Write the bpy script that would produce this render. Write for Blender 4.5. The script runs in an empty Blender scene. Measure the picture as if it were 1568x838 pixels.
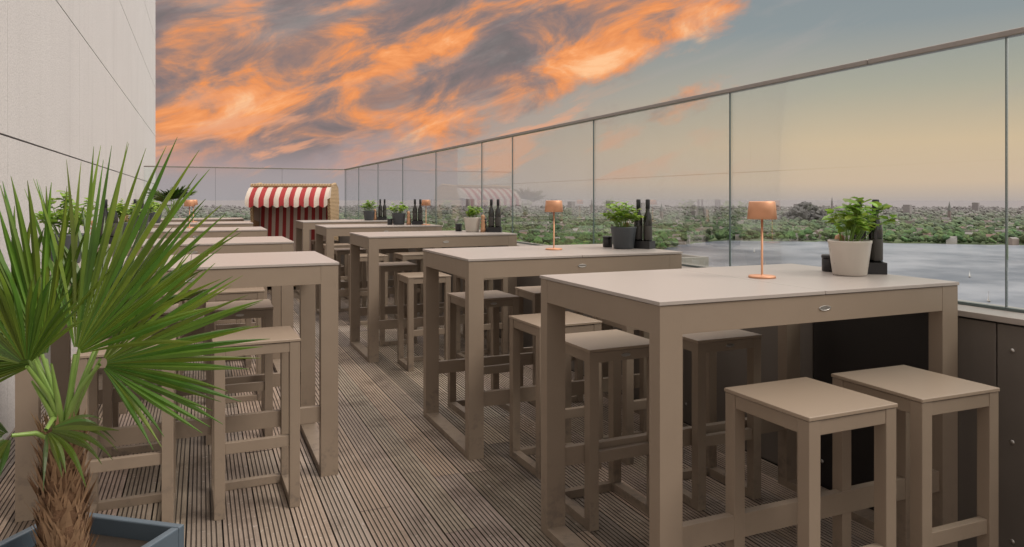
import bpy, math, random
import numpy as np
from mathutils import Vector, Matrix
random.seed(7); np.random.seed(7)
R=math.radians
scene=bpy.context.scene

# ------------------------------------------------------------------ helpers
class MB:
    def __init__(s): s.v=[]; s.f=[]; s.m=[]; s.sm=[]; s.c=[]
    def add(s,vs,fs,m=0,smooth=False,col=None):
        o=len(s.v); s.v.extend([tuple(p) for p in vs])
        for f in fs:
            s.f.append([i+o for i in f]); s.m.append(m); s.sm.append(smooth); s.c.append(col or (1,1,1))
    def box(s,x0,x1,y0,y1,z0,z1,m=0,M=None,col=None):
        vs=[Vector((x,y,z)) for z in (z0,z1) for y in (y0,y1) for x in (x0,x1)]
        if M: vs=[M@p for p in vs]
        s.add(vs,[(0,2,3,1),(4,5,7,6),(0,1,5,4),(2,6,7,3),(0,4,6,2),(1,3,7,5)],m,False,col)
    def lathe(s,prof,n=24,m=0,c=(0,0,0),smooth=True,M=None):
        vs=[];fs=[]
        for r,z in prof:
            for i in range(n):
                a=2*math.pi*i/n
                p=Vector((c[0]+r*math.cos(a),c[1]+r*math.sin(a),c[2]+z))
                vs.append(M@p if M else p)
        for j in range(len(prof)-1):
            for i in range(n):
                k=(i+1)%n
                fs.append((j*n+i,j*n+k,(j+1)*n+k,(j+1)*n+i))
        s.add(vs,fs,m,smooth)
    def tube(s,pts,rad,n=6,m=0,smooth=True):
        vs=[];fs=[]
        for j,p in enumerate(pts):
            p=Vector(p)
            a=Vector(pts[max(j-1,0)]); b=Vector(pts[min(j+1,len(pts)-1)])
            d=(b-a).normalized()
            u=d.cross(Vector((0.3,0.9,0.1))).normalized(); w=d.cross(u)
            r=rad[j] if isinstance(rad,(list,tuple)) else rad
            for i in range(n):
                t=2*math.pi*i/n
                vs.append(p+u*r*math.cos(t)+w*r*math.sin(t))
        for j in range(len(pts)-1):
            for i in range(n):
                k=(i+1)%n
                fs.append((j*n+i,j*n+k,(j+1)*n+k,(j+1)*n+i))
        s.add(vs,fs,m,smooth)
    def mesh(s,name,mats,colattr=False):
        me=bpy.data.meshes.new(name)
        me.from_pydata(s.v,[],s.f)
        for m in mats: me.materials.append(m)
        me.polygons.foreach_set('material_index',s.m)
        me.polygons.foreach_set('use_smooth',s.sm)
        if colattr:
            ca=me.color_attributes.new('Col','FLOAT_COLOR','CORNER')
            arr=[]
            for f,c in zip(s.f,s.c):
                arr.extend([c[0],c[1],c[2],1.0]*len(f))
            ca.data.foreach_set('color',arr)
        me.update()
        return me
def obj(name,me,loc=(0,0,0),rot=0,parent=None,bevel=0,seg=2):
    o=bpy.data.objects.new(name,me); scene.collection.objects.link(o)
    o.location=loc; o.rotation_euler=(0,0,rot)
    if parent: o.parent=parent
    if bevel:
        b=o.modifiers.new('bevel','BEVEL'); b.width=bevel; b.segments=seg; b.limit_method='ANGLE'
    return o
def empty(name,loc=(0,0,0),rot=0):
    o=bpy.data.objects.new(name,None); scene.collection.objects.link(o); o.location=loc; o.rotation_euler=(0,0,rot); return o

class NT:
    def __init__(s,tree): s.t=tree; s.n=tree.nodes; s.l=tree.links
    def node(s,typ,**kw):
        n=s.n.new(typ)
        for k,v in kw.items(): setattr(n,k,v)
        return n
    def link(s,a,b): s.l.new(a,b)
    def val(s,x,inp):
        if isinstance(x,(int,float)): inp.default_value=x
        elif isinstance(x,(tuple,list)): inp.default_value=tuple(x) if len(x)==len(inp.default_value) else tuple(x)+(1,)
        else: s.l.new(x,inp)
    def math(s,op,a,b=None,c=None,clamp=False):
        n=s.n.new('ShaderNodeMath'); n.operation=op; n.use_clamp=clamp
        s.val(a,n.inputs[0])
        if b is not None: s.val(b,n.inputs[1])
        if c is not None: s.val(c,n.inputs[2])
        return n.outputs[0]
    def mix(s,f,a,b,mode='MIX'):
        n=s.n.new('ShaderNodeMix'); n.data_type='RGBA'; n.blend_type=mode; n.clamp_factor=True
        s.val(f,n.inputs[0]); s.val(a,n.inputs[6]); s.val(b,n.inputs[7])
        return n.outputs[2]
    def ss(s,x,a,b,lo=0,hi=1):
        n=s.n.new('ShaderNodeMapRange'); n.interpolation_type='SMOOTHSTEP'
        s.val(x,n.inputs[0]); n.inputs[1].default_value=a; n.inputs[2].default_value=b
        n.inputs[3].default_value=lo; n.inputs[4].default_value=hi
        return n.outputs[0]
    def ramp(s,x,stops,interp='LINEAR'):
        n=s.n.new('ShaderNodeValToRGB'); cr=n.color_ramp; cr.interpolation=interp
        while len(cr.elements)>1: cr.elements.remove(cr.elements[-1])
        cr.elements[0].position=stops[0][0]; cr.elements[0].color=tuple(stops[0][1])+(1,)
        for p,c in stops[1:]:
            e=cr.elements.new(p); e.color=tuple(c)+(1,)
        s.val(x,n.inputs[0]); return n.outputs[0]
    def noise(s,vec,scale,detail=4,rough=.5,dist=0,dim='3D',out=0):
        n=s.n.new('ShaderNodeTexNoise'); n.noise_dimensions=dim
        if vec is not None: s.l.new(vec,n.inputs['Vector'])
        n.inputs['Scale'].default_value=scale; n.inputs['Detail'].default_value=detail
        n.inputs['Roughness'].default_value=rough; n.inputs['Distortion'].default_value=dist
        return n.outputs[out]
    def mapping(s,vec,scale=(1,1,1),loc=(0,0,0),rot=(0,0,0)):
        n=s.n.new('ShaderNodeMapping'); s.l.new(vec,n.inputs[0])
        n.inputs['Scale'].default_value=scale; n.inputs['Location'].default_value=loc; n.inputs['Rotation'].default_value=rot
        return n.outputs[0]
def newmat(name):
    m=bpy.data.materials.new(name); m.use_nodes=True
    t=NT(m.node_tree); b=t.n['Principled BSDF']
    return m,t,b
def bump(t,b,h,strength=.3,dist=.01):
    n=t.node('ShaderNodeBump'); n.inputs['Strength'].default_value=strength; n.inputs['Distance'].default_value=dist
    t.link(h,n.inputs['Height']); t.link(n.outputs[0],b.inputs['Normal'])
def simple(name,col,rough=.5,metal=0,var=.12,scale=12,bumpk=0,coords='Object',coat=0):
    m,t,b=newmat(name)
    tc=t.node('ShaderNodeTexCoord')
    n=t.noise(tc.outputs[coords],scale,3,.6)
    k=t.math('MULTIPLY_ADD',n,2*var,1-var)
    mx=t.n.new('ShaderNodeVectorMath'); mx.operation='SCALE'; mx.inputs[0].default_value=col; t.link(k,mx.inputs[3])
    t.link(mx.outputs[0],b.inputs['Base Color'])
    t.val(t.math('MULTIPLY_ADD',n,.15,rough-.075),b.inputs['Roughness'])
    b.inputs['Metallic'].default_value=metal
    if coat: b.inputs['Coat Weight'].default_value=coat
    if bumpk:
        n2=t.noise(tc.outputs[coords],scale*12,3,.6); bump(t,b,n2,bumpk,.004)
    return m

# ------------------------------------------------------------------ materials
def m_frame():
    m,t,b=newmat('taupe_powder_coat')
    oi=t.node('ShaderNodeObjectInfo')
    pos=t.node('ShaderNodeNewGeometry').outputs['Position']
    n=t.noise(pos,3,3,.6)
    c=t.mix(n,(.25,.193,.145),(.315,.25,.19))
    c=t.mix(t.math('MULTIPLY',oi.outputs['Random'],.4),c,(.225,.178,.137))
    sep=t.node('ShaderNodeSeparateXYZ'); t.link(pos,sep.inputs[0])
    n3=t.noise(pos,14,4,.7)
    scuff=t.math('MULTIPLY',t.ss(sep.outputs[2],.40,0,0.06,1),t.ss(n3,.48,.68))
    c=t.mix(t.math('MULTIPLY',scuff,.6),c,(.13,.105,.09))
    t.link(c,b.inputs['Base Color'])
    t.val(t.math('MULTIPLY_ADD',n3,.15,.33),b.inputs['Roughness'])
    return m
M_FRAME=m_frame()
def m_top(name,a,bb,r):
    m,t,b=newmat(name)
    pos=t.node('ShaderNodeNewGeometry').outputs['Position']
    oi=t.node('ShaderNodeObjectInfo')
    n=t.noise(pos,1.6,1,.4)
    c=t.mix(n,a,bb)
    c=t.mix(t.math('MULTIPLY',oi.outputs['Random'],.3),c,tuple(x*.8 for x in a))
    t.link(c,b.inputs['Base Color'])
    t.val(t.math('MULTIPLY_ADD',t.noise(pos,2.5,1,.4),.06,r),b.inputs['Roughness'])
    b.inputs['Specular IOR Level'].default_value=.65
    return m
M_TOP=m_top('tabletop_laminate',(.40,.355,.325),(.43,.385,.355),.32)
M_SEAT=m_top('seat_laminate',(.315,.245,.183),(.345,.272,.208),.32)
M_STEEL=simple('brushed_steel',(.50,.48,.46),.4,1,.1,30)
M_RAIL=simple('handrail_metal',(.30,.27,.25),.4,.6,.15,8)
M_GASKET=simple('dark_joint',(.03,.03,.03),.6)
M_EDGE=simple('glass_edge',(.10,.13,.13),.3)
M_COPPER=simple('copper_lacquer',(.66,.34,.20),.45,.45,.06,20)
M_BLACK=simple('black_paint',(.018,.018,.02),.35,0,.2)
M_DGLASS=simple('dark_bottle_glass',(.012,.012,.010),.08,0,.2,5,0,'Object',.5)
M_LABEL=simple('bottle_label',(.05,.045,.04),.5)
M_WOOD=simple('mill_wood',(.50,.27,.15),.4,0,.2,30)
M_WPOT=simple('white_ceramic',(.58,.53,.47),.3,0,.05,10)
M_GPOT=simple('grey_ceramic',(.055,.062,.07),.45,0,.15,20)
M_SOIL=simple('soil',(.03,.02,.013),.9,0,.4,60,.5)
M_PLANTER=simple('blue_grey_planter',(.085,.115,.145),.4,0,.15,8)
def m_leaf(name,a,bb,trans=.35,scale=14):
    m,t,b=newmat(name)
    at=t.node('ShaderNodeAttribute',attribute_name='Col')
    tc=t.node('ShaderNodeTexCoord'); n=t.noise(tc.outputs['Object'],scale,2,.6)
    c=t.mix(n,a,bb); c=t.mix(1,c,at.outputs['Color'],'MULTIPLY')
    t.link(c,b.inputs['Base Color']); b.inputs['Roughness'].default_value=.35
    tr=t.node('ShaderNodeBsdfTranslucent'); t.link(c,tr.inputs[0])
    ms=t.node('ShaderNodeMixShader'); ms.inputs[0].default_value=trans
    t.link(b.outputs[0],ms.inputs[1]); t.link(tr.outputs[0],ms.inputs[2])
    t.link(ms.outputs[0],t.n['Material Output'].inputs[0])
    return m
M_HERB=m_leaf('herb_leaf',(.17,.34,.05),(.36,.54,.12))
M_PALM=m_leaf('palm_leaf',(.07,.18,.025),(.19,.34,.055),.3,9)
M_PETI=m_leaf('palm_petiole',(.18,.32,.06),(.30,.42,.12),.05)
M_BARK=simple('palm_bark',(.20,.11,.06),.9,0,.5,25,.9)
M_FIBRE=simple('palm_fibre',(.34,.21,.12),.9,0,.5,30)

def m_wall():
    m,t,b=newmat('rough_stone_render')
    pos=t.node('ShaderNodeNewGeometry').outputs['Position']
    n=t.noise(pos,70,4,.8); n2=t.noise(pos,1.2,4,.6)
    c=t.mix(n2,(.60,.58,.57),(.68,.66,.65))
    c=t.mix(t.ss(n,.45,.62),c,(.50,.485,.48))
    st=t.noise(t.mapping(pos,(1,2.5,.15)),2.5,4,.6)
    c=t.mix(t.math('MULTIPLY',t.ss(st,.5,.75),.3),c,(.45,.435,.43))
    t.link(c,b.inputs['Base Color']); b.inputs['Roughness'].default_value=.85
    bump(t,b,n,.7,.008)
    return m
M_WALL=m_wall()
def m_deck(name,groove):
    m,t,b=newmat(name)
    pos=t.node('ShaderNodeNewGeometry').outputs['Position']
    at=t.node('ShaderNodeAttribute',attribute_name='Col')
    gr=t.noise(t.mapping(pos,(40,1.5,1)),3,4,.65)
    bl=t.noise(pos,2.2,5,.7); bl2=t.noise(pos,.7,3,.6)
    c=t.mix(gr,(.18,.138,.105),(.37,.30,.25))
    c=t.mix(t.math('MULTIPLY',t.ss(bl,.47,.66),.75),c,(.135,.10,.076))
    c=t.mix(t.math('MULTIPLY',t.ss(bl2,.5,.72),.5),c,(.44,.38,.33))
    sp=t.noise(pos,30,3,.7)
    c=t.mix(t.math('MULTIPLY',t.ss(sp,.60,.70),.55),c,(.52,.47,.42))
    c=t.mix(1,c,at.outputs['Color'],'MULTIPLY')
    if groove: c=t.mix(.75,c,(.025,.018,.013))
    t.link(c,b.inputs['Base Color']); b.inputs['Roughness'].default_value=.68
    bump(t,b,gr,.3,.003)
    return m
M_DECK=m_deck('weathered_deck_wood',False); M_DECKG=m_deck('deck_groove_dirt',True)
M_PARA=simple('parapet_panel_metal',(.15,.13,.113),.5,.1,.15,3)
M_PARAD=simple('dark_panel',(.022,.019,.019),.45,0,.2,4)
M_CAP=simple('parapet_cap_metal',(.40,.36,.33),.35,.3,.15,4)
def m_glass():
    m,t,b=newmat('railing_glass'); t.n.remove(b)
    tr=t.node('ShaderNodeBsdfTransparent'); tr.inputs[0].default_value=(.955,.98,.975,1)
    gl=t.node('ShaderNodeBsdfGlossy'); gl.inputs['Roughness'].default_value=.01
    fr=t.node('ShaderNodeFresnel'); fr.inputs[0].default_value=1.38
    ms=t.node('ShaderNodeMixShader')
    t.link(t.math('MULTIPLY',fr.outputs[0],.35),ms.inputs[0]); t.link(tr.outputs[0],ms.inputs[1]); t.link(gl.outputs[0],ms.inputs[2])
    t.link(ms.outputs[0],t.n['Material Output'].inputs[0]); return m
M_GLASS=m_glass()

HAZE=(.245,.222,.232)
def haze(t,c,L=3300):  # aerial haze painted into the base colour, stronger with distance
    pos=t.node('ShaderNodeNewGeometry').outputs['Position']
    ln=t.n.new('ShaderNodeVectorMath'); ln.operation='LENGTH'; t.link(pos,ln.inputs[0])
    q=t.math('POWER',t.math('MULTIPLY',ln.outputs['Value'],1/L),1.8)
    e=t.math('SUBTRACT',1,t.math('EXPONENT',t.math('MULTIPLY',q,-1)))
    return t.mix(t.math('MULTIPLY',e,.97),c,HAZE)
def m_attr(name,L=3300,nz=0):
    m,t,b=newmat(name)
    at=t.node('ShaderNodeAttribute',attribute_name='Col'); c=at.outputs['Color']
    pos=t.node('ShaderNodeNewGeometry').outputs['Position']
    if nz:
        n=t.noise(pos,nz,3,.7); c=t.mix(t.ss(n,.35,.65),t.mix(1,c,(.55,.55,.55),'MULTIPLY'),c)
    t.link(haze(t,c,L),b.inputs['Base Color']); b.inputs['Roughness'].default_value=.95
    b.inputs['Specular IOR Level'].default_value=0
    return m
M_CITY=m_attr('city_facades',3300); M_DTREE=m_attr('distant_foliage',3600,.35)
def m_ground():
    m,t,b=newmat('city_ground')
    pos=t.node('ShaderNodeNewGeometry').outputs['Position']
    n=t.noise(pos,.004,5,.65); n2=t.noise(pos,.03,4,.7)
    c=t.mix(t.ss(n,.4,.6),(.06,.11,.03),(.10,.15,.045))
    c=t.mix(t.ss(n2,.62,.72),c,(.14,.13,.12))
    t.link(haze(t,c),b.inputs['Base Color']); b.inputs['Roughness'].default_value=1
    b.inputs['Specular IOR Level'].default_value=0; return m
def m_water():
    m,t,b=newmat('lake_water')
    pos=t.node('ShaderNodeNewGeometry').outputs['Position']
    n=t.noise(pos,.25,4,.65); n2=t.noise(pos,.006,5,.62)
    c=t.mix(t.ss(n2,.36,.66),(.10,.115,.155),(.27,.28,.325))
    t.link(c,b.inputs['Base Color']); b.inputs['Roughness'].default_value=.3
    b.inputs['Specular IOR Level'].default_value=.25
    bump(t,b,n,.6,.5); return m

# ------------------------------------------------------------------ ground, lake, city
g=MB(); g.add([(-40000,-20000,-90),(45000,-20000,-90),(45000,50000,-90),(-40000,50000,-90)],[(0,1,2,3)])
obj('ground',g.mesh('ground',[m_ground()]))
poly=[(60,60),(250,420),(370,640),(560,900),(740,1060),(880,1190),(1060,1270),(1180,1180),(1300,1080),(1490,905),(1750,750),(2300,300),(2400,-700),(60,-700)]
def insidepoly(x,y):
    c=False; n=len(poly)
    for i in range(n):
        x1,y1=poly[i]; x2,y2=poly[(i+1)%n]
        if (y1>y)!=(y2>y) and x<(x2-x1)*(y-y1)/(y2-y1)+x1: c=not c
    return c
shore=[]
for i in range(len(poly)):
    a=Vector(poly[i]+(0,)); b_=Vector(poly[(i+1)%len(poly)]+(0,))
    for k in range(8):
        p=a.lerp(b_,k/8); j=14 if k else 0
        shore.append((p.x+random.uniform(-j,j),p.y+random.uniform(-j,j),-89.5))
g=MB(); g.add(shore,[list(range(len(shore)))])
obj('lake',g.mesh('lake',[m_water()]))

def sample(rmin,rmax,amin=-22,amax=62):
    while True:
        a=R(random.uniform(amin,amax)); r=math.exp(random.uniform(math.log(rmin),math.log(rmax)))
        x=r*math.sin(a); y=r*math.cos(a)
        if not insidepoly(x,y): return x,y,r
city=MB()
pal=[(.46,.42,.38),(.38,.35,.32),(.62,.59,.56),(.30,.24,.20),(.55,.52,.49),(.46,.41,.35),(.34,.31,.29)]
roofs=[(.20,.11,.085),(.14,.125,.12),(.16,.12,.10),(.28,.26,.25),(.18,.15,.13)]
def house(x,y,w,d,h,rh,ang,col,rc):
    ca,sa=math.cos(ang),math.sin(ang)
    def P(u,v,z): return (x+u*ca-v*sa,y+u*sa+v*ca,-90+z)
    vs=[P(-w,-d,0),P(w,-d,0),P(w,d,0),P(-w,d,0),P(-w,-d,h),P(w,-d,h),P(w,d,h),P(-w,d,h),P(-w,0,h+rh),P(w,0,h+rh)]
    city.add(vs,[(0,1,5,4),(2,3,7,6),(1,2,6,9,5),(3,0,4,8,7)],0,False,col)
    city.add(vs,[(4,5,9,8),(6,7,8,9)],0,False,rc)
for i in range(1900):
    x,y,r=sample(1380,8000)
    s=1+r/12000
    big=random.random()<.06
    w=random.uniform(5,10)*s*(1.8 if big else 1); d=random.uniform(4,6)*s; h=random.uniform(8,13)*s*(1.2 if big else 1)
    house(x,y,w,d,h,0.3 if big else random.uniform(2,5),random.uniform(-.6,.6)-.6,random.choice(pal),random.choice(roofs))
for (az,r,h_,w) in [(37.5,3200,60,12),(38.3,3300,50,9),(31,5200,80,22),(28,6000,70,25),(45,4800,60,30),(52,4300,62,20),(20,6500,90,30),(33.5,4500,70,15),(56,5200,70,20)]:
    house(r*math.sin(R(az)),r*math.cos(R(az)),w,w*.8,h_,.3,.4,(.40,.37,.35),(.25,.24,.24))
for (az,r,h_) in [(26.5,3500,88),(29.6,4200,96),(35,3000,76),(43,3100,80),(54.5,3300,84),(47.2,5000,110)]:
    x=r*math.sin(R(az)); y=r*math.cos(R(az))
    house(x,y,5,5,h_*.55,.2,.3,(.22,.15,.12),(.15,.18,.16))
    city.add([(x-5,y-5,-90+h_*.55),(x+5,y-5,-90+h_*.55),(x+5,y+5,-90+h_*.55),(x-5,y+5,-90+h_*.55),(x,y,-90+h_)],[(0,1,4),(1,2,4),(2,3,4),(3,0,4)],0,False,(.12,.15,.13))
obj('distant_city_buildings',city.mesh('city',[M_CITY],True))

phi=(1+5**.5)/2
ico=np.array([(-1,phi,0),(1,phi,0),(-1,-phi,0),(1,-phi,0),(0,-1,phi),(0,1,phi),(0,-1,-phi),(0,1,-phi),(phi,0,-1),(phi,0,1),(-phi,0,-1),(-phi,0,1)])
ico/=np.linalg.norm(ico[0])
icf=np.array([(0,11,5),(0,5,1),(0,1,7),(0,7,10),(0,10,11),(1,5,9),(5,11,4),(11,10,2),(10,7,6),(7,1,8),(3,9,4),(3,4,2),(3,2,6),(3,6,8),(3,8,9),(4,9,5),(2,4,11),(6,2,10),(8,6,7),(9,8,1)])
blobs=[]
def tree_at(x,y,r,sc=1,nb=3):
    s=(1+r/7000)*sc; base=random.uniform(5,9)*s
    g0=random.uniform(.6,1.5); col=(.075*g0*random.uniform(.6,1.3),.155*g0,.03*g0)
    for k in range(nb):
        q=base*random.uniform(.45,.8)
        blobs.append((x+random.gauss(0,base*.6),y+random.gauss(0,base*.6),-90+base*random.uniform(.6,1.4),q,q*random.uniform(.7,1.0),col))
for i in range(10500):
    x,y,r=sample(900,7500); tree_at(x,y,r,1.15)
for i in range(1,11):
    a=Vector(poly[i]); b_=Vector(poly[i+1]); L=(b_-a).length
    nrm=Vector((-(b_-a).y,(b_-a).x)).normalized()
    for k in range(int(L/4.0)):
        p=a.lerp(b_,random.random())+nrm*(16+114*random.random())
        if not insidepoly(p.x,p.y): tree_at(p.x,p.y,1000,.85)
# wooded knoll rising above the far town
for k in range(200):
    u=random.gauss(0,1); az=R(45.4+u*1.1); r=3000+random.uniform(-150,150)
    hh=72*math.exp(-u*u*.6)*random.uniform(.2,1.05)
    blobs.append((r*math.sin(az),r*math.cos(az),-90+hh,random.uniform(8,14),random.uniform(7,13),(.05,.06,.05)))
N=len(blobs)
V=np.zeros((N*12,3)); C=np.zeros((N*60,4)); F=np.zeros((N*20,3),int)
for i,(x,y,z,q,qz,col) in enumerate(blobs):
    v=ico*(1+np.random.uniform(-.25,.25,(12,1)))
    V[i*12:(i+1)*12]=v*np.array([q,q,qz])+np.array([x,y,z]); F[i*20:(i+1)*20]=icf+i*12; C[i*60:(i+1)*60]=col+(1,)
me=bpy.data.meshes.new('trees'); me.from_pydata(V.tolist(),[],F.tolist()); me.materials.append(M_DTREE)
ca=me.color_attributes.new('Col','FLOAT_COLOR','CORNER'); ca.data.foreach_set('color',C.ravel()); me.update()
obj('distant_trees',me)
hl=MB(); vs=[];fs=[];n=220
for i in range(n+1):
    a=R(-30+110*i/n); r=12000
    h=20+40*(.5+.5*math.sin(i*.11))*(.6+.4*math.sin(i*.037+1))+random.uniform(0,8)
    vs+=[(r*math.sin(a),r*math.cos(a),-90),((r+1500)*math.sin(a),(r+1500)*math.cos(a),-90+h),((r+4000)*math.sin(a),(r+4000)*math.cos(a),-90)]
for i in range(n):
    o=i*3; fs+=[(o,o+3,o+4,o+1),(o+1,o+4,o+5,o+2)]
hl.add(vs,fs,0,True,(.07,.08,.06)); obj('distant_hills',hl.mesh('hills',[M_CITY],True))
M_SAIL=simple('sail_cloth',(.75,.74,.72),.7)
for (x,y,a) in [(820,560,.4),(700,760,1.2),(980,830,.2),(640,420,.8),(860,960,.5)]:
    s=MB(); s.add([(-3.5,0,.2),(-2.6,-1,1.1),(2.8,-1,1.1),(4,0,1.2),(2.8,1,1.1),(-2.6,1,1.1)],[(0,1,2,3),(0,3,4,5),(1,5,4,3,2)],1)
    s.tube([(0,0,1),(0,0,9.5)],.12,6,1); s.add([(.15,0,1.9),(-3.2,.3,1.9),(.15,0,9.3)],[(0,1,2)]); s.add([(.3,0,1.6),(3.7,.2,1.4),(.3,0,8)],[(0,1,2)])
    obj('sailing_boat',s.mesh('boat',[M_SAIL,M_CAP]),(x,y,-89.6),a)

M_ROOF=simple('gravel_roof',(.36,.34,.32),.9,0,.15,.4)
w=MB(); zt=-4.2
w.box(34,43,54,68,-90,zt,0); w.box(34,43,54,54.4,zt,zt+.3,0); w.box(34,34.4,54.4,68,zt,zt+.3,0); w.box(42.6,43,54.4,68,zt,zt+.3,0)
w.box(38,41,60,64,zt,zt+.6,1)
obj('hotel_wing',w.mesh('wing',[M_ROOF,M_CAP]))

# ------------------------------------------------------------------ terrace
WX=-1.07; PX=2.85; GX=3.0; YB=16.4
e=empty('hotel_tower')
w=MB(); w.box(WX-.02,3.12,-6,YB+.3,-90,-.10,0); obj('tower_body',w.mesh('tower',[M_PARA]),parent=e)
e=empty('building_wall')
w=MB(); zs=[-.1,.59,1.81,3.03,4.27,5.5,6.7,7.9,9.1,10.3]; ys=[-6,-3.2,-.4,2.4,5.2,8.0,10.8,13.6,16.4,20.6]
w.box(WX-6,WX-.012,-6,20.59,-90,10.29,1)
for i in range(len(zs)-1):
    for j in range(len(ys)-1):
        w.box(WX-.011,WX,ys[j]+.0015,ys[j+1]-.0015,zs[i]+.006,zs[i+1]-.006,0)
obj('wall_panels',w.mesh('wall',[M_WALL,M_GASKET]),parent=e)
d=MB(); bw=.145; nb=int((PX-WX)/bw)
for i in range(nb+1):
    x0=WX+i*bw; y=-5.5-random.uniform(0,2)
    wid=min(.138,PX-x0)
    if wid<.05: continue
    while y<YB:
        L=random.uniform(2.2,4.0); y1=min(y+L,YB)
        v=random.uniform(.66,1.26); col=(v*random.uniform(.97,1.07),v,v*random.uniform(.92,1.03))
        dz=random.uniform(-.0015,.0015); nr=7; pitch=wid/nr; gx=.0062
        for k in range(nr):
            a=x0+k*pitch; b2=a+pitch-gx if k<nr-1 else x0+wid
            d.add([(a,y,dz),(b2,y,dz),(b2,y1-.004,dz),(a,y1-.004,dz)],[(0,1,2,3)],0,False,col)
            if k<nr-1:
                cx=b2+gx
                d.add([(b2,y,dz),(b2+.001,y,dz-.005),(cx-.001,y,dz-.005),(cx,y,dz),(b2,y1-.004,dz),(b2+.001,y1-.004,dz-.005),(cx-.001,y1-.004,dz-.005),(cx,y1-.004,dz)],
                      [(0,1,5,4),(1,2,6,5),(2,3,7,6)],1,False,col)
        d.add([(x0,y,dz),(x0,y1-.004,dz),(x0,y1-.004,-.03),(x0,y,-.03)],[(0,1,2,3)],1,False,col)
        d.add([(x0+wid,y,dz),(x0+wid,y1-.004,dz),(x0+wid,y1-.004,-.03),(x0+wid,y,-.03)],[(0,3,2,1)],1,False,col)
        d.add([(x0,y1-.004,dz),(x0+wid,y1-.004,dz),(x0+wid,y1-.004,-.03),(x0,y1-.004,-.03)],[(0,1,2,3)],1,False,col)
        y=y1
d.add([(WX,-6,-.03),(PX,-6,-.03),(PX,YB,-.03),(WX,YB,-.03)],[(0,1,2,3)],2)
obj('wooden_deck_floor',d.mesh('deck',[M_DECK,M_DECKG,M_GASKET],True))
e=empty('parapet_wall')
w=MB(); w.box(PX+.02,3.1,-6,YB+.25,-.1,.95,1); w.box(WX,PX+.02,YB+.02,YB+.25,-.1,.95,1)
seams=[-6,-4.3,-2.6,-.9,.75,1.84,2.0,2.76,3.9,5.6,7.3,9.0,10.7,12.4,14.1,YB]
for a,b2 in zip(seams[:-1],seams[1:]):
    w.box(PX,PX+.019,a+.003,b2-.003,.0,.945,2 if abs(a-2.0)<.01 else 0)
for k in range(3):
    xa=WX+k*(PX-WX)/3; w.box(xa+.004,xa+(PX-WX)/3-.004,YB,YB+.019,0,.945,0)
obj('panels',w.mesh('par',[M_PARA,M_GASKET,M_PARAD]),parent=e,bevel=.002)
w=MB(); w.box(PX-.015,3.13,-6,YB-.015,.953,.978,0); w.box(WX,3.13,YB-.013,YB+.28,.953,.978,0)
obj('cap',w.mesh('cap',[M_CAP]),parent=e,bevel=.003)
w=MB()
for y in [.9,1.78,2.06,2.70,2.86,3.8,4.0,5.5,5.7,7.2,7.4]:
    for z in (.12,.5,.85):
        Mx=Matrix.Translation((PX-.001,y,z))@Matrix.Rotation(R(-90),4,'Y'); w.lathe([(0.0001,.004),(.006,.004),(.009,0)],12,0,M=Mx)
obj('bolts',w.mesh('bolts',[M_STEEL]),parent=e)
e=empty('glass_railing')
js=[-5.0,-3.2,-1.5,.2,1.90,3.57,5.26,6.97,7.87,9.66,11.47,13.25,15.03,YB+.1]
w=MB(); k=MB(); r_=MB()
for a,b2 in zip(js[:-1],js[1:]):
    w.box(GX,GX+.012,a+.004,b2-.004,.979,2.085)
    k.box(GX+.001,GX+.011,b2-.0025,b2+.0025,.979,2.085)
xs=[WX,.28,1.63,GX-.01]
for a,b2 in zip(xs[:-1],xs[1:]):
    w.box(a+.004,b2-.004,YB+.1,YB+.112,.979,2.085); k.box(b2-.0025,b2+.0025,YB+.101,YB+.111,.979,2.085)
ry=[-5,-1.9,1.2,2.55,7.4,10.5,13.6,YB+.13]
for a,b2 in zip(ry[:-1],ry[1:]): r_.box(GX-.016,GX+.028,a+.0015,b2-.0015,2.086,2.112)
r_.box(WX,GX-.021,YB+.08,YB+.13,2.086,2.112)
k.box(GX-.008,GX+.02,-5,YB+.06,.9785,.990); k.box(WX,GX-.03,YB+.09,YB+.122,.9785,.990)
obj('glass_panels',w.mesh('glass',[M_GLASS]),parent=e)
obj('joints',k.mesh('joints',[M_EDGE]),parent=e)
obj('handrail',r_.mesh('rail',[M_RAIL]),parent=e,bevel=.004)

# ------------------------------------------------------------------ furniture
def badge(b,cx,y,cz,rw,rh,m):
    n=24; vs=[];
    for yy,s in ((y,1),(y-.002,.96),(y-.002,.78),(y-.0012,.72)):
        for i in range(n):
            a=2*math.pi*i/n; vs.append((cx+rw*s*math.cos(a),yy,cz+rh*s*math.sin(a)))
    fs=[(j*n+i,j*n+(i+1)%n,(j+1)*n+(i+1)%n,(j+1)*n+i) for j in range(3) for i in range(n)]
    b.add(vs,fs,m); b.add(vs[3*n:],[tuple(range(n))],m)
def table():
    L,D=1.41,.88; lw,ld=.088,.06; b=MB()
    for x in (0,L-lw):
        for y in (0,D-ld): b.box(x,x+lw,y,y+ld,0,1.088)
        b.box(x+.001,x+lw-.001,ld,D-ld,0.0005,.034)
        xx=x+.001 if x==0 else x+lw-.031
        b.box(xx,xx+.03,ld,D-ld,.992,1.087)
    for y in (.001,D-.031): b.box(lw,L-lw,y,y+.03,.992,1.087)
    for y in (.014,D-.046): b.box(lw,L-lw,y,y+.032,.28,.36)
    b.box(L*.5-.02,L*.5+.02,.032,D-.032,1.05,1.086)
    b.box(-.004,L/2-.0015,-.004,D+.004,1.0895,1.102,1); b.box(L/2+.0015,L+.004,-.004,D+.004,1.0895,1.102,1)
    badge(b,L/2,0,1.04,.029,.0095,2)
    return b.mesh('bar_table',[M_FRAME,M_TOP,M_STEEL])
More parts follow.
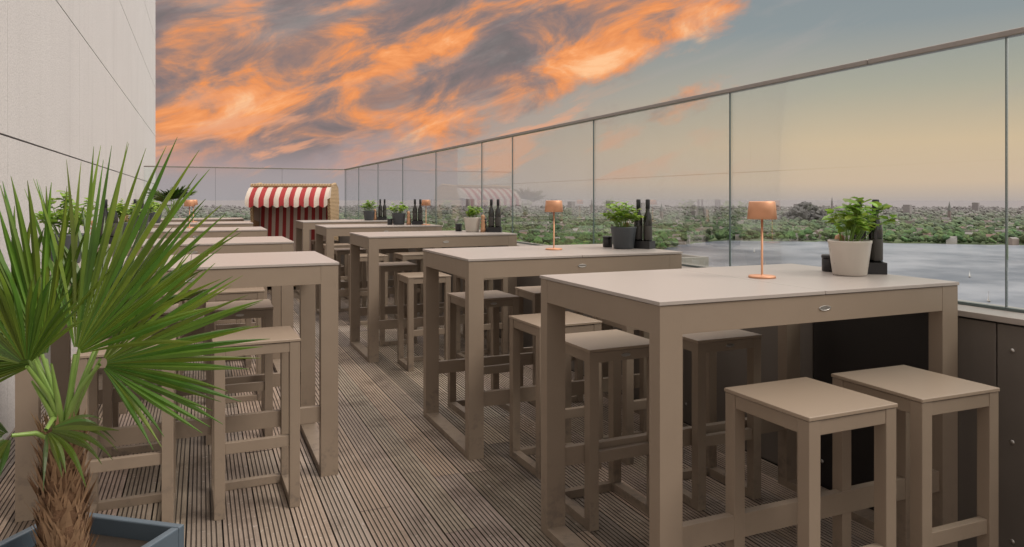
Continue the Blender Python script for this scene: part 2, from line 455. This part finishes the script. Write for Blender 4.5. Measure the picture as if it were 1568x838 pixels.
def stool(withbadge):
    S=.37; q=.046; b=MB()
    for x in (0,S-q):
        for y in (0,S-q): b.box(x,x+q,y,y+q,0,.768)
        b.box(x+.001,x+q-.001,q,S-q,.0005,.04)
        b.box(x+.004 if x==0 else x+q-.029, x+.029 if x==0 else x+q-.004, q,S-q,.722,.767)
    for y in (.002,S-.027): b.box(q,S-q,y,y+.025,.722,.767)
    b.box(q,S-q,.008,.036,.285,.335)
    b.box(q,S-q,S-.038,S-.004,.0005,.04)
    b.box(-.003,S+.003,-.003,S+.003,.7695,.782,1)
    if withbadge: badge(b,S/2,.001,.745,.024,.008,2)
    return b.mesh('bar_stool',[M_FRAME,M_SEAT,M_STEEL])
TM=table(); SM=stool(True); SM2=stool(False)
TX=1.345; LX=-.755
RT=[1.93,3.72,6.28,8.6,10.7]; LT=[3.80,5.78,8.2,10.5,12.8]
for y in RT: obj('bar_table',TM,(TX,y,0),0,None,.0022)
for y in LT: obj('bar_table',TM,(LX,y,0),0,None,.0022)
def st(x,y,flip=False,rot=0,bd=False):
    r=R(rot)+(math.pi if flip else 0)
    cx,cy=x+.185,y+.185
    ox=cx-(.185*math.cos(r)-.185*math.sin(r)); oy=cy-(.185*math.sin(r)+.185*math.cos(r))
    obj('bar_stool',SM if bd else SM2,(ox,oy,0),r,None,.002)
st(1.655,1.62,rot=.5); st(2.15,1.62,rot=-1)
st(1.53,2.72,False,1,True); st(2.09,2.70,False,0,True)
st(1.58,3.33,rot=1.5); st(2.10,3.32)
st(1.57,4.39,False,2,True); st(2.12,4.5,True,-2)
st(1.58,5.84); st(2.12,5.88,rot=2)
for x,y in [(1.6,6.95),(2.15,6.98),(1.6,8.2),(2.15,8.22),(1.58,9.28),(2.14,9.3),(1.6,10.33),(2.15,10.35),(1.6,11.4)]:
    st(x,y,random.random()<.5,random.uniform(-2,2))
st(.05,3.47,rot=1); st(-.48,3.45)
st(.03,4.55,False,-1,True); st(-.5,4.56,True)
for x,y in [(.05,5.42),(-.5,5.43),(.03,6.5),(-.5,6.5),(.05,7.84),(-.5,7.86),(.05,8.92),(-.48,8.95),(.04,10.14),(-.5,10.15),(.03,11.2),(-.5,11.2),(.05,12.45),(-.48,12.45)]:
    st(x,y,random.random()<.5,random.uniform(-2.5,2.5))

# ------------------------------------------------------------------ table things
TZ=1.1025
def lamp():
    b=MB()
    b.lathe([(.0001,0),(.055,0),(.055,.006),(.052,.009),(.006,.010),(.0045,.014),(.0045,.30),(.0001,.30)],32)
    b.lathe([(.0001,.318),(.050,.318),(.053,.314),(.060,.244),(.0585,.244),(.051,.307),(.0001,.308)],40)
    b.lathe([(.0001,.296),(.018,.296),(.018,.308),(.0001,.308)],20)
    return b.mesh('table_lamp',[M_COPPER])
LM=lamp()
for (x,y) in [(2.152,2.357),(2.10,4.19),(2.62,8.84),(-.12,9.0),(-.1,11.2)]: obj('copper_table_lamp',LM,(x,y,TZ))
def leafquad(b,p,d,up,L,W,m,col):
    d=d.normalized(); s=d.cross(up)
    if s.length<.01: s=Vector((1,0,0))
    s.normalize(); n=s.cross(d)
    vs=[p,p+d*L*.3+s*W*.5+n*W*.12,p+d*L*.7+s*W*.42+n*W*.06,p+d*L-n*L*.12,p+d*L*.7-s*W*.42+n*W*.06,p+d*L*.3-s*W*.5+n*W*.12,p+d*L*.5-n*W*.05]
    b.add(vs,[(0,1,6),(1,2,6),(2,3,6),(3,4,6),(4,5,6),(5,0,6)],m,True,col)
def herb(x,y,potmat,r=.085,h=.14,spread=.15,top=.17,n=300,leaf=.035,z=TZ,seed=0,off=(0,0),rot=None):
    random.seed(seed+100)
    b=MB()
    b.lathe([(.0001,0),(r*.72,0),(r*.78,.006),(r*.97,h*.9),(r,h*.94),(r,h),(r*.9,h),(r*.88,h*.86)],36,0)
    b.lathe([(r*.89,h*.87),(.0001,h*.9)],24,1)
    ns=22
    for i in range(ns):
        a=random.uniform(0,6.28); q=random.random()**.6; up=random.uniform(.45,1.12)
        tip=Vector((math.cos(a)*spread*q+off[0],math.sin(a)*spread*q+off[1],h+top*(1.0-.45*q*q)*up))
        root=Vector((math.cos(a)*r*.4*q,math.sin(a)*r*.4*q,h*.85)); mid=root.lerp(tip,.5)+Vector((0,0,top*.12))
        b.tube([root,mid,tip],[.0022,.0018,.001],5,2)
        for k in range(n//ns):
            t=random.uniform(.35,1.0); p=(root.lerp(mid,t*2) if t<.5 else mid.lerp(tip,t*2-1))
            aa=random.uniform(0,6.28); dd=Vector((math.cos(aa),math.sin(aa),random.uniform(-.3,.7)))
            g_=random.uniform(.5,1.35); L=leaf*random.uniform(.6,1.25)
            leafquad(b,p,dd,Vector((random.uniform(-.4,.4),random.uniform(-.4,.4),1)),L,L*.75,2,(g_*random.uniform(.9,1.25),g_,g_*.8))
    return obj('potted_herb',b.mesh('herb',[potmat,M_SOIL,M_HERB],True),(x,y,z),random.uniform(0,6) if rot is None else rot)
herb(2.57,2.285,M_WPOT,.088,.15,.15,.18,230,.048,seed=1,off=(.03,-.03),rot=0)
herb(2.57,4.10,M_GPOT,.086,.145,.14,.19,280,.042,seed=2)
herb(2.5,6.81,M_WPOT,.086,.145,.10,.13,220,.035,seed=3)
herb(2.33,9.08,M_GPOT,.09,.15,.15,.14,220,.04,seed=4)
herb(2.38,11.1,M_GPOT,.09,.15,.16,.18,220,.04,seed=5)
herb(-.56,6.3,M_GPOT,.09,.15,.17,.2,260,.045,seed=6)
herb(-.64,4.3,M_GPOT,.09,.15,.18,.2,260,.045,seed=7)
herb(-.6,8.75,M_GPOT,.09,.15,.16,.18,220,.045,seed=8)
herb(-.58,11.0,M_GPOT,.09,.15,.16,.18,220,.045,seed=9)
def condiments():
    b=MB()
    b.box(-.07,.07,-.045,.045,0,.012,0); b.box(-.07,-.062,-.045,.045,.012,.05,0); b.box(.062,.07,-.045,.045,.012,.05,0)
    b.box(-.062,.062,-.045,-.038,.012,.05,0); b.box(-.062,.062,.038,.045,.012,.05,0)
    for x in (-.034,.034):
        b.lathe([(.0001,.013),(.027,.013),(.029,.018),(.029,.19),(.026,.215),(.013,.245),(.0125,.255),(.0125,.30),(.0001,.30)],24,1,(x,.005,0))
        b.lathe([(.0138,.262),(.0145,.263),(.0145,.322),(.012,.326),(.0001,.326)],20,0,(x,.005,0))
        b.lathe([(.0293,.06),(.0296,.061),(.0296,.15),(.0293,.151)],24,2,(x,.005,0))
    b.lathe([(.0001,0),(.026,0),(.026,.03),(.02,.05),(.024,.07),(.017,.10),(.024,.115),(.012,.125),(.022,.145),(.018,.165),(.006,.172),(.0001,.175)],24,3,(-.115,-.01,0))
    b.lathe([(.0001,0),(.022,0),(.022,.028),(.017,.045),(.02,.06),(.014,.08),(.02,.095),(.01,.10),(.018,.12),(.0001,.138)],24,4,(-.105,.05,0))
    return b.mesh('condiments',[M_BLACK,M_DGLASS,M_LABEL,M_WOOD,M_BLACK])
CM=condiments()
for (x,y,r) in [(2.705,2.31,-38),(2.70,4.07,-60),(2.68,6.66,-30),(2.55,8.98,-20),(2.6,11.15,-20),(-.62,6.05,-30),(-.6,8.5,0)]:
    obj('condiment_caddy',CM,(x,y,TZ),R(r))
def jar():
    b=MB(); b.lathe([(.0001,0),(.03,0),(.033,.004),(.033,.055),(.03,.06),(.0001,.06)],28,0); b.lathe([(.034,.06),(.035,.063),(.035,.072),(.03,.076),(.0001,.077)],28,0); return b.mesh('jar',[M_BLACK])
JM=jar()
for (x,y) in [(2.62,2.44),(2.55,4.27),(2.42,7.0),(2.22,9.1)]: obj('black_sugar_jar',JM,(x,y,TZ))

# ------------------------------------------------------------------ beach chair
def m_stripe(name,n,dark):
    m,t,b=newmat(name)
    tc=t.node('ShaderNodeTexCoord'); sp=t.node('ShaderNodeSeparateXYZ'); t.link(tc.outputs['Object'],sp.inputs[0])
    f=t.math('FRACT',t.math('MULTIPLY_ADD',sp.outputs[0],n,10.25)); k=t.math('GREATER_THAN',f,.5)
    nz=t.noise(tc.outputs['Object'],60,2,.6)
    c=t.mix(k,(.66*dark,.58*dark,.50*dark),(.40*dark,.02*dark,.025*dark)); c=t.mix(t.math('MULTIPLY',nz,.3),c,(.2,.12,.1))
    t.link(c,b.inputs['Base Color']); b.inputs['Roughness'].default_value=.85; return m
M_STR=m_stripe('awning_stripes',6.4,1); M_STRB=m_stripe('cushion_stripes',8.5,.8)
def m_wicker():
    m,t,b=newmat('wicker')
    tc=t.node('ShaderNodeTexCoord')
    ch=t.n.new('ShaderNodeTexWave'); ch.wave_type='BANDS'; ch.bands_direction='Z'; ch.inputs['Scale'].default_value=14; ch.inputs['Distortion'].default_value=1.5; ch.inputs['Detail Scale'].default_value=8; t.link(tc.outputs['Object'],ch.inputs[0])
    c2=t.n.new('ShaderNodeTexChecker'); c2.inputs['Scale'].default_value=45; t.link(tc.outputs['Object'],c2.inputs[0])
    k=t.math('MULTIPLY_ADD',c2.outputs['Fac'],.4,t.math('MULTIPLY',ch.outputs['Fac'],.6))
    t.link(t.mix(k,(.24,.145,.065),(.60,.43,.25)),b.inputs['Base Color']); b.inputs['Roughness'].default_value=.6; bump(t,b,k,.8,.01); return m
M_WICK=m_wicker()
ch=empty('covered_beach_chair',(1.385,12.25,0),R(-21))
W=.64
side=[(-.42,.0),(.40,.0),(.42,.55),(.50,1.0),(.52,1.35),(.44,1.60),(.30,1.66),(-.14,1.63),(-.22,1.50),(-.16,1.1),(-.20,.78),(-.42,.68)]
b=MB()
for x0,x1 in ((-W,-W+.05),(W-.05,W)):
    vs=[(x0,y,z) for y,z in side]+[(x1,y,z) for y,z in side]; n=len(side)
    b.add(vs,[tuple(range(n)),tuple(range(2*n-1,n-1,-1))]+[(i,i+n,(i+1)%n+n,(i+1)%n) for i in range(n)],0)
bk=[(.40,.0),(.42,.55),(.50,1.0),(.52,1.35),(.44,1.60),(.30,1.66),(-.14,1.63)]
for (y0,z0),(y1,z1) in zip(bk[:-1],bk[1:]):
    b.add([(-W+.05,y0,z0),(W-.05,y0,z0),(W-.05,y1,z1),(-W+.05,y1,z1),(-W+.05,y0-.03,z0-.01),(W-.05,y0-.03,z0-.01),(W-.05,y1-.03,z1-.03),(-W+.05,y1-.03,z1-.03)],[(0,1,2,3),(4,7,6,5),(0,4,5,1),(3,2,6,7)],0)
b.box(-W+.05,W-.05,-.40,.38,.05,.40,0)
for s in (-1,1): b.tube([(s*(W-.025),-.13,1.645),(s*(W-.025),.30,1.68),(s*(W-.025),.45,1.61),(s*(W-.025),.53,1.35)],.028,8,0)
b.tube([(-W,-.13,1.645),(W,-.13,1.645)],.035,8,0)
b.box(-W+.0,-W+.10,-.43,-.1,.66,.70,1); b.box(W-.10,W,-.43,-.1,.66,.70,1)
obj('wicker_shell',b.mesh('shell',[M_WICK,M_WOOD]),parent=ch,bevel=.006)
b=MB(); b.box(-W+.06,W-.06,-.38,.24,.41,.53,0)
for (y0,z0),(y1,z1) in (((.16,.54),(.20,1.0)),((.20,1.0),(.24,1.5))):
    b.add([(-W+.06,y0-.08,z0),(W-.06,y0-.08,z0),(W-.06,y1-.08,z1),(-W+.06,y1-.08,z1)],[(0,1,2,3)],0,True)
for s in (-1,1): b.add([(s*(W-.053),-.14,1.1),(s*(W-.053),.4,1.0),(s*(W-.053),.42,1.5),(s*(W-.053),-.15,1.52)],[(0,1,2,3)],0)
obj('cushions',b.mesh('cush',[M_STRB]),parent=ch,bevel=.02,seg=3)
b=MB(); nx=60; rows=[]
prof=[(-.12,1.63),(-.22,1.60),(-.32,1.53),(-.42,1.43),(-.425,1.31)]
for j,(y,z) in enumerate(prof):
    for i in range(nx+1):
        x=-W-.005+(2*W+.01)*i/nx
        zz=z+.006*math.sin(i*.9+j)
        if j==4: zz=1.335-.04*abs(math.sin(math.pi*i/nx*9))
        rows.append((x,y+.008*math.sin(i*.5),zz))
b.add(rows,[(j*(nx+1)+i,j*(nx+1)+i+1,(j+1)*(nx+1)+i+1,(j+1)*(nx+1)+i) for j in range(4) for i in range(nx)],0,True)
for s in (-1,1):
    x=s*(W+.003); b.add([(x,-.12,1.62),(x,-.22,1.60),(x,-.32,1.53),(x,-.42,1.43),(x,-.2,1.45)],[(0,1,2,3,4)],0)
obj('awning',b.mesh('awn',[M_STR]),parent=ch)

# ------------------------------------------------------------------ palms
def fan(b,hub,d,nrm,Rr,spread,n=30,droop=.10,seed=0,dark=1.0):
    random.seed(seed+500)
    hub=Vector(hub); d=Vector(d).normalized(); nrm=Vector(nrm); nrm=(nrm-d*nrm.dot(d)).normalized(); s=d.cross(nrm)
    dth=2*R(spread)/(n-1); tj=.50
    for i in range(n):
        th=-R(spread)+i*dth+random.uniform(-.15,.15)*dth
        q=abs(i/(n-1)*2-1)
        Ri=Rr*(1-.28*q**2)*random.uniform(.90,1.06)
        dirv=d*math.cos(th)+s*math.sin(th)
        side=(-d*math.sin(th)+s*math.cos(th))
        K=12; vs=[]
        bend=random.uniform(.4,1.9)*droop*Rr; sw=random.uniform(-.06,.06)*Rr; roll=random.uniform(-.8,.8); nb_=random.uniform(-.06,.06)*Rr
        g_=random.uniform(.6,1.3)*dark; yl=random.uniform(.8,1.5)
        for k in range(K+1):
            t=k/K; rr=.02+Ri*t
            wj=math.tan(dth/2)*(.02+Ri*tj)
            w=math.tan(dth/2)*rr if t<tj else wj*(1-((t-tj)/(1-tj))**1.8)
            w=max(w*1.12,.0006)
            ro=roll*max(0,t-.4)
            sd=side*math.cos(ro)+nrm*math.sin(ro)
            cup=.12*Rr*(q**1.5)*t
            c=hub+dirv*rr+nrm*(cup+nb_*t*t)+side*sw*t*t-Vector((0,0,1))*bend*t**3
            pl=nrm*w*1.0
            vs+=[c-sd*w-pl*.5,c+pl*.5,c+sd*w-pl*.5]
        for side_ in (0,1):
            m_=1.0 if side_ else .72  # one half of each pleat coloured darker: fold shading put into the leaf colour
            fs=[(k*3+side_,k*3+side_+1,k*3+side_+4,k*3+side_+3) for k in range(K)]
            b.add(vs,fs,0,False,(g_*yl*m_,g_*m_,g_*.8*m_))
def palm(name,loc,rot,fans,trunk0,trunk1,crown,scale=1,pl=.225,plh=.48,plrot=0,tr=.055):
    e=empty(name,loc,rot); e.scale=(scale,)*3
    b=MB()
    for i,f in enumerate(fans): fan(b,*f[:5],n=f[5],droop=f[6],seed=i,dark=f[7])
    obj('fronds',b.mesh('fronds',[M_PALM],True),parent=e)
    b=MB()
    for i,f in enumerate(fans):
        h=Vector(f[0]); c=Vector(crown)+Vector((random.uniform(-.02,.02),random.uniform(-.02,.02),random.uniform(-.1,.03)))
        m_=c.lerp(h,.5)+Vector((0,0,.03)); m2=(c+m_)/2+Vector((0,0,.015)); 
        b.tube([c,m2,m_,h],[.010,.008,.0065,.005],8,0)
    for i in range(11):
        a=random.uniform(0,6.28); L=random.uniform(.12,.3); c=Vector(crown)
        b.tube([c,c+Vector((math.cos(a)*.04,math.sin(a)*.04,L*.5)),c+Vector((math.cos(a)*.09,math.sin(a)*.09,L))],[.011,.008,.003],7,0)
    obj('petioles',b.mesh('pet',[M_PETI],True),parent=e)
    b=MB(); prof=[]
    K=24
    for k in range(K+1):
        t=k/K; prof.append((tr*(1.12-.3*t)+.006*math.sin(k*2.4),trunk0+(trunk1-trunk0)*t))
    prof.append((.001,trunk1+.01)); b.lathe(prof,20,0)
    for i in range(520):
        t=random.random(); z=trunk0+(trunk1-trunk0)*t; a=random.uniform(0,6.28); r=tr*(1.12-.3*t)*.97
        o=Vector((math.cos(a),math.sin(a),0)); tg=Vector((-o.y,o.x,0)); p=o*r+Vector((0,0,z)); L=random.uniform(.03,.085); wd=random.uniform(.002,.010)
        up=Vector((0,0,1))+o*random.uniform(.1,.45)+tg*random.uniform(-.5,.5)
        b.add([p-tg*wd,p+tg*wd,p+up*L*.6+tg*wd*.5,p+up*L,p+up*L*.6-tg*wd*.6],[(0,1,2,3,4)],1)
    obj('trunk',b.mesh('trunk',[M_BARK,M_FIBRE]),parent=e)
    b=MB(); t=.025
    Mx=Matrix.Rotation(plrot,4,'Z')
    b.box(-pl,pl,-pl,-pl+t,0,plh,0,Mx); b.box(-pl,pl,pl-t,pl,0,plh,0,Mx); b.box(-pl,-pl+t,-pl+t,pl-t,0,plh-.0006,0,Mx); b.box(pl-t,pl,-pl+t,pl-t,0,plh-.0006,0,Mx)
    b.box(-pl+t,pl-t,-pl+t,pl-t,.05,plh-.05,1,Mx)
    obj('planter',b.mesh('planter',[M_PLANTER,M_SOIL]),parent=e,bevel=.004)
    return e
S=1/561
def h(px,py,y=0): return ((px-100)*S,y,1.43-(py-305)*S)
fans=[
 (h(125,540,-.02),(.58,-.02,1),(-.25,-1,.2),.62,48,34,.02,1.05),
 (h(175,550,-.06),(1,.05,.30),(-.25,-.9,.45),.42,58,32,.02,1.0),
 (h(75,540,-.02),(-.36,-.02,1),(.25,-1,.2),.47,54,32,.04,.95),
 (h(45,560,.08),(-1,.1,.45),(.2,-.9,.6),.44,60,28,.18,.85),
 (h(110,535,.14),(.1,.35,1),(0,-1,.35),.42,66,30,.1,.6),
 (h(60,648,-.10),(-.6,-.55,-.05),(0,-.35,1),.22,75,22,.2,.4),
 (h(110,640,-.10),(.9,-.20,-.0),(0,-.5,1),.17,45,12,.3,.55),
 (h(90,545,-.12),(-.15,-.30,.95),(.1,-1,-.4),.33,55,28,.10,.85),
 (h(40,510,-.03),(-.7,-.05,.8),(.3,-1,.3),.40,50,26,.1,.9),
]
palm('fan_palm',(-.345,2.29,0),R(-23.3),fans,.40,.80,(0,0,.78),1,.215,.475,R(-14))
random.seed(5)
f2=[]
for i in range(11):
    a=i*2.4; el=random.uniform(.2,1.1); dd=(math.cos(a)*math.cos(el),math.sin(a)*math.cos(el),math.sin(el))
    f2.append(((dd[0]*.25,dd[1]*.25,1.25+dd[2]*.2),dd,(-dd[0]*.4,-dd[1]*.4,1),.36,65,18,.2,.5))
palm('fan_palm',(-.50,14.4,0),0,f2,.40,1.15,(0,0,1.12),1.0,.22,.45,0)

# ------------------------------------------------------------------ camera
cam=bpy.data.cameras.new('camera'); co=bpy.data.objects.new('camera',cam); scene.collection.objects.link(co)
co.location=(0,0,1.43); co.rotation_euler=(R(90),0,R(-23.3)); cam.lens=25.39; cam.sensor_width=36; cam.shift_y=-.0727
cam.clip_start=.05; cam.clip_end=100000; scene.camera=co

# ------------------------------------------------------------------ sun
sl=bpy.data.lights.new('sun','SUN'); sl.energy=2.2; sl.angle=R(26); sl.color=(1,.91,.81)
so=bpy.data.objects.new('sun',sl); scene.collection.objects.link(so)
sdir=Vector((.58,-.52,.88)).normalized(); so.rotation_euler=sdir.to_track_quat('Z','Y').to_euler(); so.location=(5,-5,20)

# ------------------------------------------------------------------ sky
wd=bpy.data.worlds.new('World'); scene.world=wd; wd.use_nodes=True
t=NT(wd.node_tree); bg=t.n['Background']
tc=t.node('ShaderNodeTexCoord'); sp=t.node('ShaderNodeSeparateXYZ'); t.link(tc.outputs['Generated'],sp.inputs[0])
x,y,z=sp.outputs
A=t.math('SUBTRACT',t.math('MULTIPLY',t.math('ARCTAN2',x,y),57.2958),23.3)
E=t.math('MULTIPLY',t.math('ARCSINE',z),57.2958)
c_,s_=math.cos(R(18.9)),math.sin(R(18.9))
sN=t.math('ADD',t.math('MULTIPLY',A,c_),t.math('MULTIPLY',E,s_))
tN=t.math('SUBTRACT',t.math('MULTIPLY',E,c_),t.math('MULTIPLY',A,s_))
def cv(sx,sy,ox,oy):
    n=t.n.new('ShaderNodeCombineXYZ'); t.link(t.math('MULTIPLY_ADD',sN,sx,ox),n.inputs[0]); t.link(t.math('MULTIPLY_ADD',tN,sy,oy),n.inputs[1]); return n.outputs[0]
e20=t.math('DIVIDE',E,20,clamp=True)
right=t.ramp(e20,[(0,(.50,.41,.37)),(.06,(.66,.49,.36)),(.2,(.68,.51,.34)),(.4,(.44,.41,.33)),(.62,(.27,.31,.32)),(1,(.21,.26,.29))])
left=t.ramp(e20,[(0,(.40,.35,.36)),(.1,(.40,.33,.34)),(.25,(.34,.28,.28)),(.5,(.26,.25,.26)),(1,(.20,.22,.24))])
base=t.mix(t.ss(A,-16,22),left,right)
n1=t.noise(cv(.10,.20,5.1,2.7),1,7,.60,.15,'2D')
n2=t.noise(cv(.13,.32,31.3,14.2),1,8,.60,.35,'2D')
n3=t.noise(cv(.055,.13,2.3,27.2),1,3,.5,.2,'2D')
al=t.math('ADD',t.math('MULTIPLY',t.math('SUBTRACT',tN,4.8),.18),t.math('MULTIPLY',t.math('SUBTRACT',n1,.5),4.0))
al=t.math('SUBTRACT',al,t.math('MULTIPLY',t.ss(sN,17,29),3.5))
al=t.ss(al,-.25,.75)
al=t.math('MULTIPLY',al,t.ss(E,1.2,5.5))
lit=t.math('ADD',t.math('MULTIPLY_ADD',t.math('SUBTRACT',n2,.5),1.25,.5),t.math('MULTIPLY',t.math('SUBTRACT',n3,.5),.65))
# the cloud bank is lit from below: its lower (sunward) edge glows, the upper deck is in shade
lit=t.math('SUBTRACT',lit,t.math('MULTIPLY',t.ss(tN,12.5,19),.13))
lit=t.math('ADD',lit,t.math('MULTIPLY',t.ss(tN,13.5,9),.045))
lit=t.math('ADD',lit,.035)
cc=t.ramp(lit,[(.22,(.19,.165,.165)),(.36,(.25,.19,.185)),(.46,(.37,.225,.18)),(.54,(.58,.27,.155)),(.62,(.82,.30,.11)),(.72,(.94,.37,.14)),(.86,(1.0,.57,.30))])
sky=t.mix(al,base,cc)
w1=t.noise(cv(.10,.45,20.3,9.2),1,5,.6,.3,'2D')
wa=t.math('MULTIPLY',t.math('MULTIPLY',t.ss(w1,.50,.66),t.ss(E,.8,2.5)),t.ss(A,22,2))
wa=t.math('MULTIPLY',wa,t.ss(E,10,5))
sky=t.mix(t.math('MULTIPLY',wa,.75),sky,(.80,.38,.22))
w2=t.noise(cv(.06,.30,40.3,3.2),1,6,.6,.3,'2D')
sky=t.mix(t.math('MULTIPLY',t.math('MULTIPLY',t.ss(w2,.48,.72),t.ss(E,5,9)),.35),sky,(.42,.38,.36))
ns=t.node('ShaderNodeTexSky',sky_type='NISHITA',sun_disc=False); ns.sun_elevation=math.asin(sdir.z); ns.sun_rotation=math.atan2(sdir.x,sdir.y)
ns.air_density=1; ns.dust_density=2
nsv=t.n.new('ShaderNodeVectorMath'); nsv.operation='SCALE'; t.link(ns.outputs[0],nsv.inputs[0]); nsv.inputs[3].default_value=.08
over=t.mix(.78,nsv.outputs[0],(2.5,2.3,2.14))
sky=t.mix(t.ss(E,17.5,40),sky,over)
back=t.math('MULTIPLY',t.ss(t.math('MULTIPLY_ADD',x,-.35,y),-.05,-.6),t.ss(E,-2,12)); sky=t.mix(back,sky,(.90,.84,.79))
t.link(sky,bg.inputs[0]); bg.inputs[1].default_value=1.0
wd.cycles.sampling_method='MANUAL'; wd.cycles.sample_map_resolution=512

scene.view_settings.view_transform='Standard'; scene.view_settings.look='None'; scene.view_settings.exposure=0
